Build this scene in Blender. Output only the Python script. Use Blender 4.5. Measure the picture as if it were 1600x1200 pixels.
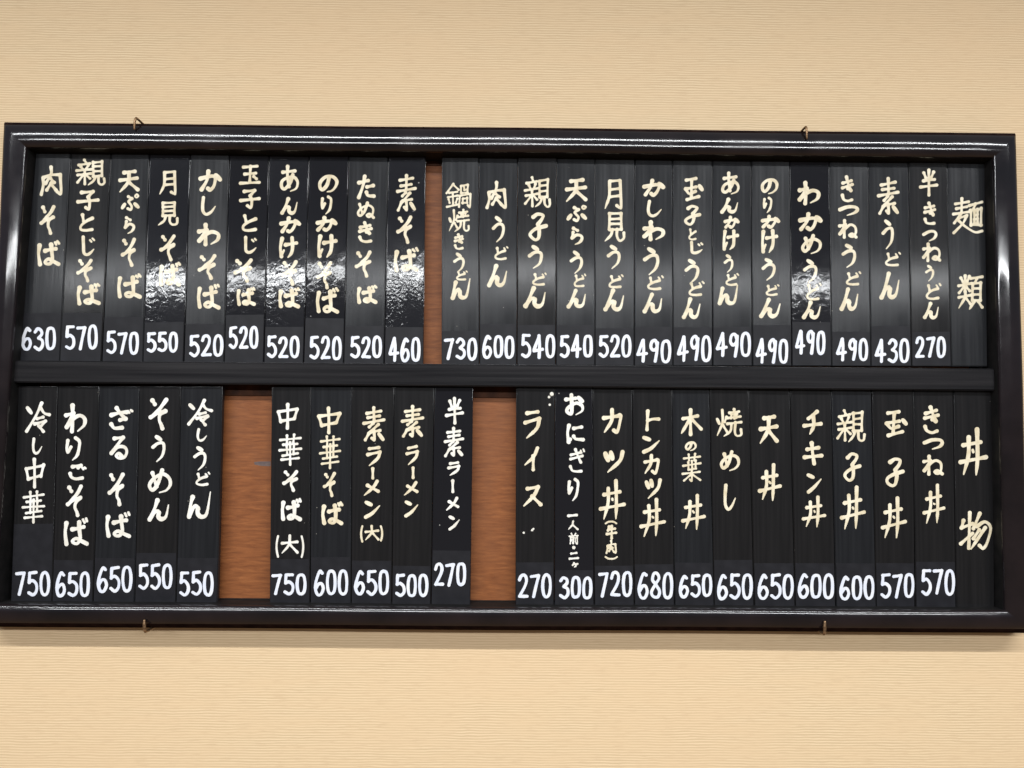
import bpy, math, random
import numpy as np
from mathutils import Matrix, Vector, Euler

random.seed(11)
for o in list(bpy.data.objects):
    bpy.data.objects.remove(o, do_unlink=True)
S = bpy.context.scene
COL = S.collection

# ------------------------------------------------------------------ camera
# board coordinates: x right, y up, z out of the wall; Blender: (x, -z, y + HB)
HB = 2.0                     # height of the board's centre above the floor
F = 1250.0                   # focal length in pixels of a 1600 wide picture
EDGE = 0.025                 # the frame's outer edge stands this far off the wall
BW, BH = 1.6, 0.7836         # outer size of the frame
CAMPOS = np.array([-0.0074, -0.0847, 1.2409 + EDGE])
a, b, c = (math.radians(v) for v in (-3.22, 0.46, -0.48))


def rotm(a, b, c):
    ca, sa, cb, sb, cc, sc = math.cos(a), math.sin(a), math.cos(b), math.sin(b), math.cos(c), math.sin(c)
    Rx = np.array([[1, 0, 0], [0, ca, -sa], [0, sa, ca]])
    Ry = np.array([[cb, 0, sb], [0, 1, 0], [-sb, 0, cb]])
    Rz = np.array([[cc, -sc, 0], [sc, cc, 0], [0, 0, 1]])
    return Rz @ Ry @ Rx


R = rotm(a, b, c)


def w(x, y, z):
    """board coordinates to world"""
    return Vector((x, -z, y + HB))


cam = bpy.data.cameras.new('camera')
cam.sensor_width = 36
cam.lens = F * 36 / 1600
cam.clip_start = 0.02
cam.clip_end = 60
co = bpy.data.objects.new('camera', cam)
COL.objects.link(co)
ax = [Vector((R[i][0], -R[i][2], R[i][1])) for i in range(3)]
m = Matrix((ax[0], ax[1], ax[2])).transposed().to_4x4()
m.translation = w(*CAMPOS)
co.matrix_world = m
S.camera = co


def at(px, py, z):
    """a measured point of the photograph, on the plane z off the wall -> board x, y"""
    d = np.array([(px - 800) / F, (600 - py) / F, -1.0])
    d = R.T @ d
    t = (z - CAMPOS[2]) / d[2]
    p = CAMPOS + t * d
    return p[0], p[1]


def at_many(P, z):
    d = np.stack([(P[:, 0] - 800) / F, (600 - P[:, 1]) / F, -np.ones(len(P))], 1) @ R
    t = (z - CAMPOS[2]) / d[:, 2]
    return CAMPOS[:2] + t[:, None] * d[:, :2]


# ------------------------------------------------------------------ light
W = bpy.data.worlds.new('World')
S.world = W
W.use_nodes = True
nt = W.node_tree
nt.nodes.clear()
out = nt.nodes.new('ShaderNodeOutputWorld')
bg = nt.nodes.new('ShaderNodeBackground')
tc = nt.nodes.new('ShaderNodeTexCoord')
sp = nt.nodes.new('ShaderNodeSeparateXYZ')
rp = nt.nodes.new('ShaderNodeValToRGB')      # a dim room: darker floor side, pale ceiling side
mp = nt.nodes.new('ShaderNodeMapRange')
mp.inputs[1].default_value = -1
mp.inputs[2].default_value = 1
nt.links.new(tc.outputs['Generated'], sp.inputs[0])
nt.links.new(sp.outputs[2], mp.inputs[0])
nt.links.new(mp.outputs[0], rp.inputs[0])
nt.links.new(rp.outputs[0], bg.inputs[0])
nt.links.new(bg.outputs[0], out.inputs[0])
e = rp.color_ramp.elements
e[0].position = 0.0
e[0].color = (0.60, 0.36, 0.17, 1)
e[1].position = 1.0
e[1].color = (0.62, 0.62, 0.62, 1)
for pos, colr in ((0.49, (0.17, 0.145, 0.12, 1)), (0.60, (0.36, 0.41, 0.50, 1))):
    q = e.new(pos)
    q.color = colr
bg.inputs[1].default_value = 0.62


def strip(name, y, z, length, width, power, tilt, x=0.0, spread=180, color=(0.965, 0.985, 1.0)):
    """a row of ceiling tubes parallel to the wall"""
    l = bpy.data.lights.new(name, 'AREA')
    l.shape = 'RECTANGLE'
    l.size = length
    l.size_y = width
    l.energy = power
    l.spread = math.radians(spread)
    l.color = color
    o = bpy.data.objects.new(name, l)
    COL.objects.link(o)
    o.location = w(x, y, z)
    # an area lamp shines along -Z; tilt 0 = straight down, 90 = at the wall
    o.rotation_euler = (math.radians(tilt), 0, 0)
    return o


strip('tube_lamp_far', 0.70, 2.87, 4.8, 0.085, 112, 22)
strip('tube_lamp_near', 0.98, 1.44, 4.0, 0.035, 78, 4, spread=170)

vs = S.view_settings
vs.view_transform = 'Standard'
vs.look = 'None'
vs.exposure = 0.0
vs.gamma = 1.0
vs.use_curve_mapping = False
S.render.engine = 'CYCLES'


# ------------------------------------------------------------------ materials
class NT:
    def __init__(s, name):
        s.m = bpy.data.materials.new(name)
        s.m.use_nodes = True
        s.t = s.m.node_tree
        s.p = s.t.nodes['Principled BSDF']

    def n(s, kind, **kw):
        x = s.t.nodes.new('ShaderNode' + kind)
        for k, v in kw.items():
            setattr(x, k, v)
        return x

    def l(s, a, b):
        s.t.links.new(a, b)

    def coords(s, scale, kind='Object'):
        tc = s.n('TexCoord')
        mp = s.n('Mapping')
        mp.inputs['Scale'].default_value = scale
        s.l(tc.outputs[kind], mp.inputs[0])
        return mp.outputs[0]

    def noise(s, scale3, scale=1.0, detail=3, rough=0.55, kind='Object', dist=0.0):
        x = s.n('TexNoise')
        x.inputs['Scale'].default_value = scale
        x.inputs['Detail'].default_value = detail
        x.inputs['Roughness'].default_value = rough
        x.inputs['Distortion'].default_value = dist
        s.l(s.coords(scale3, kind), x.inputs['Vector'])
        return x.outputs['Fac']

    def ramp(s, src, stops):
        r = s.n('ValToRGB')
        e = r.color_ramp.elements
        e[0].position, e[0].color = stops[0][0], stops[0][1]
        e[1].position, e[1].color = stops[-1][0], stops[-1][1]
        for p, cl in stops[1:-1]:
            q = e.new(p)
            q.color = cl
        s.l(src, r.inputs[0])
        return r.outputs[0]

    def mix(s, f, a, b, mode='MIX'):
        x = s.n('Mix', data_type='RGBA', blend_type=mode)
        for sock, v in ((x.inputs[0], f), (x.inputs[6], a), (x.inputs[7], b)):
            if hasattr(v, 'links') or isinstance(v, bpy.types.NodeSocket):
                s.l(v, sock)
            else:
                sock.default_value = v
        return x.outputs[2]

    def range(s, src, lo, hi, a0=0.0, a1=1.0):
        x = s.n('MapRange')
        x.inputs[1].default_value = a0
        x.inputs[2].default_value = a1
        x.inputs[3].default_value = lo
        x.inputs[4].default_value = hi
        s.l(src, x.inputs[0])
        return x.outputs[0]

    def bump(s, h, strength, dist, prev=None):
        x = s.n('Bump')
        x.inputs['Strength'].default_value = strength
        x.inputs['Distance'].default_value = dist
        s.l(h, x.inputs['Height'])
        if prev is not None:
            s.l(prev, x.inputs['Normal'])
        return x.outputs[0]


def rgb(r, g, b):
    return (r, g, b, 1)


def mat_wall():
    k = NT('wood_grain_wallpaper')
    wv = k.n('TexWave', wave_type='BANDS', bands_direction='Z', wave_profile='SIN')
    wv.inputs['Scale'].default_value = 78
    wv.inputs['Distortion'].default_value = 3.2
    wv.inputs['Detail'].default_value = 2
    wv.inputs['Detail Scale'].default_value = 0.6
    wv.inputs['Detail Roughness'].default_value = 0.6
    k.l(k.coords((0.35, 1, 1)), wv.inputs['Vector'])
    fine = wv.outputs['Fac']
    fade = k.noise((9, 1, 45), detail=3)
    grain = k.noise((38, 1, 330), detail=2)
    tone = k.noise((1.3, 1, 2.2), detail=2)
    base = k.mix(k.range(fade, 0.25, 0.95, 0.32, 0.66), rgb(0.630, 0.470, 0.288),
                 k.ramp(fine, [(0.05, rgb(0.495, 0.365, 0.217)), (0.5, rgb(0.620, 0.472, 0.292)), (0.95, rgb(0.71, 0.558, 0.360))]))
    c2 = k.mix(k.range(grain, 0.0, 0.55, 0.5, 0.72), base, rgb(0.53, 0.388, 0.235))
    c3 = k.mix(k.range(tone, 0.0, 0.30, 0.4, 0.7), c2, rgb(0.655, 0.46, 0.275))
    k.l(c3, k.p.inputs['Base Color'])
    k.p.inputs['Roughness'].default_value = 0.62
    k.p.inputs['Specular IOR Level'].default_value = 0.25
    k.l(k.bump(fine, 0.15, 0.0004), k.p.inputs['Normal'])
    return k.m


def mat_lacquer():
    k = NT('black_lacquer')
    n1 = k.noise((14, 14, 14), detail=4)
    n2 = k.noise((60, 60, 60), detail=2)
    k.l(k.ramp(n1, [(0.3, rgb(0.006, 0.005, 0.006)), (0.75, rgb(0.013, 0.009, 0.010))]), k.p.inputs['Base Color'])
    k.l(k.range(n1, 0.06, 0.14, 0.3, 0.7), k.p.inputs['Roughness'])
    k.p.inputs['Specular IOR Level'].default_value = 0.5
    nb = k.bump(k.noise((9, 9, 9), detail=1), 0.22, 0.004)
    k.l(k.bump(n2, 0.012, 0.0008, nb), k.p.inputs['Normal'])
    return k.m


def mat_divider():
    k = NT('black_satin_rail')
    n1 = k.noise((3, 60, 160), detail=3)
    k.l(k.ramp(n1, [(0.3, rgb(0.008, 0.008, 0.009)), (0.75, rgb(0.017, 0.016, 0.017))]), k.p.inputs['Base Color'])
    k.l(k.range(n1, 0.14, 0.22, 0.3, 0.7), k.p.inputs['Roughness'])
    k.p.inputs['Specular IOR Level'].default_value = 0.2
    k.l(k.bump(n1, 0.15, 0.0006), k.p.inputs['Normal'])
    return k.m


def speck(k, scale, thr, col):
    v = k.n('TexVoronoi')
    v.inputs['Scale'].default_value = scale
    oi = k.n('ObjectInfo')
    tc = k.n('TexCoord')
    ad = k.n('VectorMath', operation='ADD')
    k.l(tc.outputs['Object'], ad.inputs[0])
    k.l(oi.outputs['Random'], ad.inputs[1])
    k.l(ad.outputs[0], v.inputs['Vector'])
    dot = k.range(v.outputs['Distance'], 1.0, 0.0, thr * 0.6, thr)
    rn = k.n('SeparateColor')
    k.l(v.outputs['Color'], rn.inputs[0])
    keep = k.range(rn.outputs[0], 0.0, 1.0, 0.90, 0.92)
    mu = k.n('Math', operation='MULTIPLY')
    k.l(dot, mu.inputs[0])
    k.l(keep, mu.inputs[1])
    return mu.outputs[0]


def mat_slat(name, r0, r1, c0, c1, spec=0.5, streak=0.12, specks=True):
    k = NT(name)
    gr = k.noise((170, 60, 5), detail=3, kind='Object')
    cl = k.noise((16, 16, 9), detail=3)
    base = k.ramp(gr, [(0.3, rgb(*c0)), (0.75, rgb(*c1))])
    if specks:
        base = k.mix(speck(k, 75, 0.055, None), base, rgb(0.30, 0.28, 0.24))
    k.l(base, k.p.inputs['Base Color'])
    mx = k.mix(0.6, gr, cl)
    k.p.inputs['Roughness'].default_value = 0.45
    k.p.inputs['Specular IOR Level'].default_value = 0.06
    k.p.inputs['Coat Weight'].default_value = spec
    k.l(k.range(mx, r0, r1, 0.35, 0.65), k.p.inputs['Coat Roughness'])
    nb = k.bump(k.noise((7, 7, 4), detail=1), 0.25, 0.004)
    bb = k.bump(gr, streak, 0.0006, nb)
    k.l(bb, k.p.inputs['Normal'])
    k.l(bb, k.p.inputs['Coat Normal'])
    return k.m


def mat_film(name, sc, strength, seed, paint=None):
    """slat under a wrinkled clear film"""
    k = NT(name)
    wr = k.noise((sc, sc, sc * 0.8), detail=2.2, rough=0.55, dist=1.5)
    big = k.noise((13 + seed, 13, 8), detail=2)
    area = k.range(big, 0.1, 1.0, 0.42, 0.60)
    mu = k.n('Math', operation='MULTIPLY')
    k.l(wr, mu.inputs[0])
    k.l(area, mu.inputs[1])
    base = k.mix(speck(k, 60, 0.07, None), rgb(0.010, 0.010, 0.012), rgb(0.35, 0.34, 0.32))
    k.l(base, k.p.inputs['Base Color'])
    k.p.inputs['Roughness'].default_value = 0.07
    k.p.inputs['Specular IOR Level'].default_value = 0.20 if seed == 3 else 0.36
    nb = k.bump(k.noise((18, 18, 12), detail=2), 0.35, 0.0016)
    bb = k.bump(mu.outputs[0], strength, 0.00018, nb)
    if paint:
        pn = k.noise((60, 60, 60), detail=3)
        k.l(k.ramp(pn, [(0.35, rgb(*paint[0])), (0.65, rgb(*paint[1]))]), k.p.inputs['Base Color'])
        k.p.inputs['Roughness'].default_value = 0.45
        k.p.inputs['Coat Weight'].default_value = 0.25
        k.p.inputs['Coat Roughness'].default_value = 0.08
        k.l(bb, k.p.inputs['Coat Normal'])
    else:
        k.l(bb, k.p.inputs['Normal'])
    return k.m


def mat_paint(name, c0, c1, rough=0.45, sc=60):
    k = NT(name)
    n1 = k.noise((sc, sc, sc), detail=3)
    k.l(k.ramp(n1, [(0.35, rgb(*c0)), (0.65, rgb(*c1))]), k.p.inputs['Base Color'])
    k.p.inputs['Roughness'].default_value = rough
    k.l(k.bump(k.noise((400, 400, 400), detail=2), 0.2, 0.0002), k.p.inputs['Normal'])
    return k.m


def mat_patch():
    k = NT('matte_black_patch')
    n1 = k.noise((40, 40, 40), detail=4)
    k.l(k.ramp(n1, [(0.3, rgb(0.007, 0.007, 0.009)), (0.7, rgb(0.013, 0.013, 0.016))]), k.p.inputs['Base Color'])
    k.p.inputs['Roughness'].default_value = 0.5
    k.p.inputs['Specular IOR Level'].default_value = 0.18
    k.l(k.bump(n1, 0.2, 0.0008), k.p.inputs['Normal'])
    return k.m


def mat_backing():
    k = NT('red_brown_plywood')
    g = k.noise((28, 1, 210), detail=4, rough=0.65, dist=0.3)
    f = k.noise((60, 1, 520), detail=2)
    bl = k.noise((11, 1, 6), detail=3)
    base = k.ramp(g, [(0.28, rgb(0.125, 0.040, 0.014)), (0.52, rgb(0.205, 0.070, 0.023)), (0.75, rgb(0.275, 0.100, 0.033))])
    base = k.mix(k.range(f, 0.0, 0.5, 0.5, 0.75), base, rgb(0.15, 0.055, 0.02))
    base = k.mix(k.range(bl, 0.0, 0.45, 0.52, 0.72), base, rgb(0.17, 0.068, 0.03))
    k.l(base, k.p.inputs['Base Color'])
    k.p.inputs['Roughness'].default_value = 0.5
    k.p.inputs['Specular IOR Level'].default_value = 0.2
    k.l(k.bump(g, 0.2, 0.0006), k.p.inputs['Normal'])
    return k.m


def mat_stain():
    k = NT('dark_ink_smear')
    k.l(k.ramp(k.noise((90, 1, 300), detail=3), [(0.3, rgb(0.06, 0.04, 0.04)), (0.7, rgb(0.12, 0.08, 0.07))]), k.p.inputs['Base Color'])
    k.p.inputs['Roughness'].default_value = 0.5
    return k.m


def mat_nail():
    k = NT('rusty_brass_wire')
    k.l(k.ramp(k.noise((220, 220, 220), detail=3), [(0.3, rgb(0.08, 0.045, 0.025)), (0.7, rgb(0.38, 0.24, 0.13))]), k.p.inputs['Base Color'])
    k.p.inputs['Metallic'].default_value = 0.75
    k.p.inputs['Roughness'].default_value = 0.42
    return k.m


M_WALL = mat_wall()
M_LAC = mat_lacquer()
M_DIV = mat_divider()
M_OUTER = mat_paint('worn_red_black_edge', (0.010, 0.006, 0.006), (0.020, 0.011, 0.010), 0.6)
M_OUTER.node_tree.nodes['Principled BSDF'].inputs['Specular IOR Level'].default_value = 0.0
M_INNER = mat_paint('matte_black_side_and_shade', (0.006, 0.006, 0.006), (0.011, 0.010, 0.010), 0.6)  # frame's inner wall, and the ledge that blackens the shaded gaps
M_INNER.node_tree.nodes['Principled BSDF'].inputs['Specular IOR Level'].default_value = 0.15
M_BACK = mat_backing()
M_STAIN = mat_stain()
M_STRIP = mat_paint('shade_brown', (0.022, 0.008, 0.004), (0.055, 0.020, 0.009), 0.6, 45)
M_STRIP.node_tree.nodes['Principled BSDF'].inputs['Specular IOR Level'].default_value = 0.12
M_NAIL = mat_nail()
M_PATCH = mat_patch()
M_CREAM = mat_paint('cream_brush_paint', (0.56, 0.475, 0.31), (0.73, 0.665, 0.51))
M_IVORY = mat_paint('ivory_brush_paint', (0.62, 0.585, 0.50), (0.77, 0.755, 0.70))
M_WHITE = mat_paint('white_price_paint', (0.60, 0.63, 0.72), (0.69, 0.695, 0.72))
M_SATIN = [mat_slat('satin_black_wood', 0.10, 0.19, (0.007, 0.0075, 0.009), (0.014, 0.015, 0.017), 0.25),
           mat_slat('worn_black_wood', 0.12, 0.24, (0.008, 0.0085, 0.010), (0.017, 0.018, 0.020), 0.30, 0.2),
           mat_slat('smooth_black_wood', 0.09, 0.16, (0.006, 0.006, 0.0065), (0.012, 0.0115, 0.012), 0.27)]
FILM = [('wrinkled_film', 90, 1.0, 0), ('smooth_film', 75, 0.85, 3), ('bubbled_film', 140, 1.0, 5)]
M_GLOSS = [mat_film(*f) for f in FILM]
CREAM = ((0.56, 0.475, 0.31), (0.73, 0.665, 0.51))
M_FILM_PAINT = [mat_film('cream_paint_under_' + f[0], *f[1:], paint=CREAM) for f in FILM]


# ------------------------------------------------------------------ building helpers
def mesh_obj(name, verts, faces, mat, parent=None, smooth=False):
    me = bpy.data.meshes.new(name)
    me.from_pydata([tuple(v) for v in verts], [], faces)
    me.materials.append(mat)
    if smooth:
        for p in me.polygons:
            p.use_smooth = True
    me.update()
    o = bpy.data.objects.new(name, me)
    COL.objects.link(o)
    if parent is not None:
        o.parent = parent
    return o


def thing(name, label, cat, loc, group=None):
    o = bpy.data.objects.new(name, None)
    o.empty_display_size = 0.02
    COL.objects.link(o)
    o.location = loc
    tag(o, label, cat, group)
    return o


def tag(o, label, cat, group=None):
    o['label'] = label
    o['category'] = cat
    if group:
        o['group'] = group


# ------------------------------------------------------------------ wall
wz = [(-3.2, -2.0), (3.2, -2.0), (3.2, 1.6), (-3.2, 1.6)]
wall = mesh_obj('wall', [w(x, y, -0.008) for x, y in wz] + [w(x, y, -0.108) for x, y in wz],
                [(0, 1, 2, 3), (7, 6, 5, 4), (0, 4, 5, 1), (1, 5, 6, 2), (2, 6, 7, 3), (3, 7, 4, 0)], M_WALL)
wall['kind'] = 'structure'

# ------------------------------------------------------------------ the board
board = thing('menu_board', 'long black lacquered frame hung on the cream wall, holding two rows of menu slats',
              'menu board', w(0, 0, 0))
# profile of the moulding: (distance in from the outer edge, height off the wall)
PROF = [(0.0, -0.0078), (0.0, 0.022), (0.0006, 0.0245), (0.0025, 0.028), (0.0060, 0.0345), (0.0080, 0.0375),
        (0.0092, 0.0393), (0.0108, 0.0410), (0.0130, 0.0424), (0.016, 0.0434), (0.020, 0.0440), (0.024, 0.0441),
        (0.028, 0.0437), (0.0315, 0.0428), (0.0335, 0.0418), (0.0348, 0.0405), (0.0356, 0.0388), (0.036, 0.0365),
        (0.036, 0.020), (0.036, -0.0036)]
LIP_FOOT = 0.0275              # the left stile narrows towards its foot
LIP = {'top': 0.046, 'left': 0.0455, 'right': 0.046, 'bottom': 0.038}
SHADE_LEDGE = {'top': 0.0475, 'left': 0.056, 'right': 0.066, 'bottom': 0.0395}  # black foot added behind the slats, painting the shadow of the side gaps
X, Y = BW / 2, BH / 2


def lerp(a_, b_, t):
    return a_ + (b_ - a_) * t


def rail(name, side):
    vs_, fs = [], []
    n = len(PROF) + 2

    def us(sd, lip=None):
        k_ = ((lip or LIP[sd]) - 0.0108) / (0.036 - 0.0108)
        return [u if u < 0.0108 else 0.0108 + (u - 0.0108) * k_ for u, z in PROF] + [SHADE_LEDGE[sd]] * 2

    zs = [z for u, z in PROF] + [-0.0036, -0.0052]
    U = {sd: us(sd) for sd in LIP}
    cap = {sd: [min(u, LIP[sd] + 0.001) for u in U[sd]] for sd in LIP}
    foot = us('left', LIP_FOOT)
    if side == 'bottom':
        cap['left'] = [min(u, LIP_FOOT + 0.001) for u in foot]
    NS = 40
    for s in range(NS + 1):
        t = -1 + 2 * s / NS
        for i in range(n):
            z = zs[i]
            if side in ('top', 'bottom'):
                sg = 1 if side == 'top' else -1
                xa, xb = -(X - cap['left'][i]), X - cap['right'][i]
                p = Vector((lerp(xa, xb, (t + 1) / 2), sg * (Y - U[side][i]), z))
                p.y += 0.0006 * math.sin(t * 7 + sg) * (1 - abs(t))
            else:
                sg = 1 if side == 'right' else -1
                ya, yb = -(Y - cap['bottom'][i]), Y - cap['top'][i]
                u_ = lerp(foot[i], U[side][i], (t + 1) / 2) if side == 'left' else U[side][i]
                p = Vector((sg * (X - u_), lerp(ya, yb, (t + 1) / 2), z))
                p.x += 0.0005 * math.sin(t * 5 + sg) * (1 - abs(t))
            vs_.append((p.x, -p.z, p.y))
    flip = side in ('top', 'left')
    for s in range(NS):
        for i in range(n - 1):
            q = (s * n + i, s * n + i + 1, (s + 1) * n + i + 1, (s + 1) * n + i)
            fs.append(q if flip else q[::-1])
    o = mesh_obj(name, vs_, fs, M_LAC, board, smooth=True)
    me = o.data
    me.materials.append(M_INNER)
    me.materials.append(M_OUTER)
    for i, p in enumerate(me.polygons):
        if i % (n - 1) >= len(PROF) - 3:
            p.material_index = 1
        elif i % (n - 1) < 7:
            p.material_index = 2
    me.set_sharp_from_angle(angle=math.radians(42)) if hasattr(me, 'set_sharp_from_angle') else None
    return o


rail('frame_rail', 'top')
rail('frame_rail', 'bottom')
rail('frame_stile', 'left')
rail('frame_stile', 'right')


def box(name, x0, x1, y0, y1, z0, z1, mat, parent, bev=0.0, segs=3):
    import bmesh
    bm = bmesh.new()
    bmesh.ops.create_cube(bm, size=1)
    for v in bm.verts:
        v.co = Vector((x0 if v.co.x < 0 else x1, -(z0 if v.co.y > 0 else z1), y0 if v.co.z < 0 else y1))
    if bev:
        bmesh.ops.bevel(bm, geom=list(bm.edges), offset=bev, segments=segs, affect='EDGES')
    me = bpy.data.meshes.new(name)
    bm.to_mesh(me)
    bm.free()
    me.materials.append(mat)
    for p in me.polygons:
        p.use_smooth = True
    me.set_sharp_from_angle(angle=math.radians(50))
    o = bpy.data.objects.new(name, me)
    COL.objects.link(o)
    o.parent = parent
    return o


ZB = -0.005                  # face of the backing
ZS = 0.0175                  # face of the slats
box('backing_panel', -X + 0.030, X - 0.030, -Y + 0.030, Y - 0.030, -0.0077, ZB, M_BACK, board)
ZD = 0.030
ly = (at(800, 569.5, ZD)[1], at(800, 604.0, ZD)[1])
box('divider_rail', -X + 0.0330, X - 0.0462, ly[1], ly[0], ZB + 0.0002, ZD, M_DIV, board, 0.0016)
# dark brown strips added to deepen the shadow at the head of every empty place
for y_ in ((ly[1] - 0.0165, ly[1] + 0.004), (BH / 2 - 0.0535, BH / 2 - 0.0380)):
    box('shade_strip', -X + 0.058, X - 0.068, y_[0], y_[1], ZB + 0.0002, ZB + 0.0024, M_STRIP, board, 0.0006)
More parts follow.
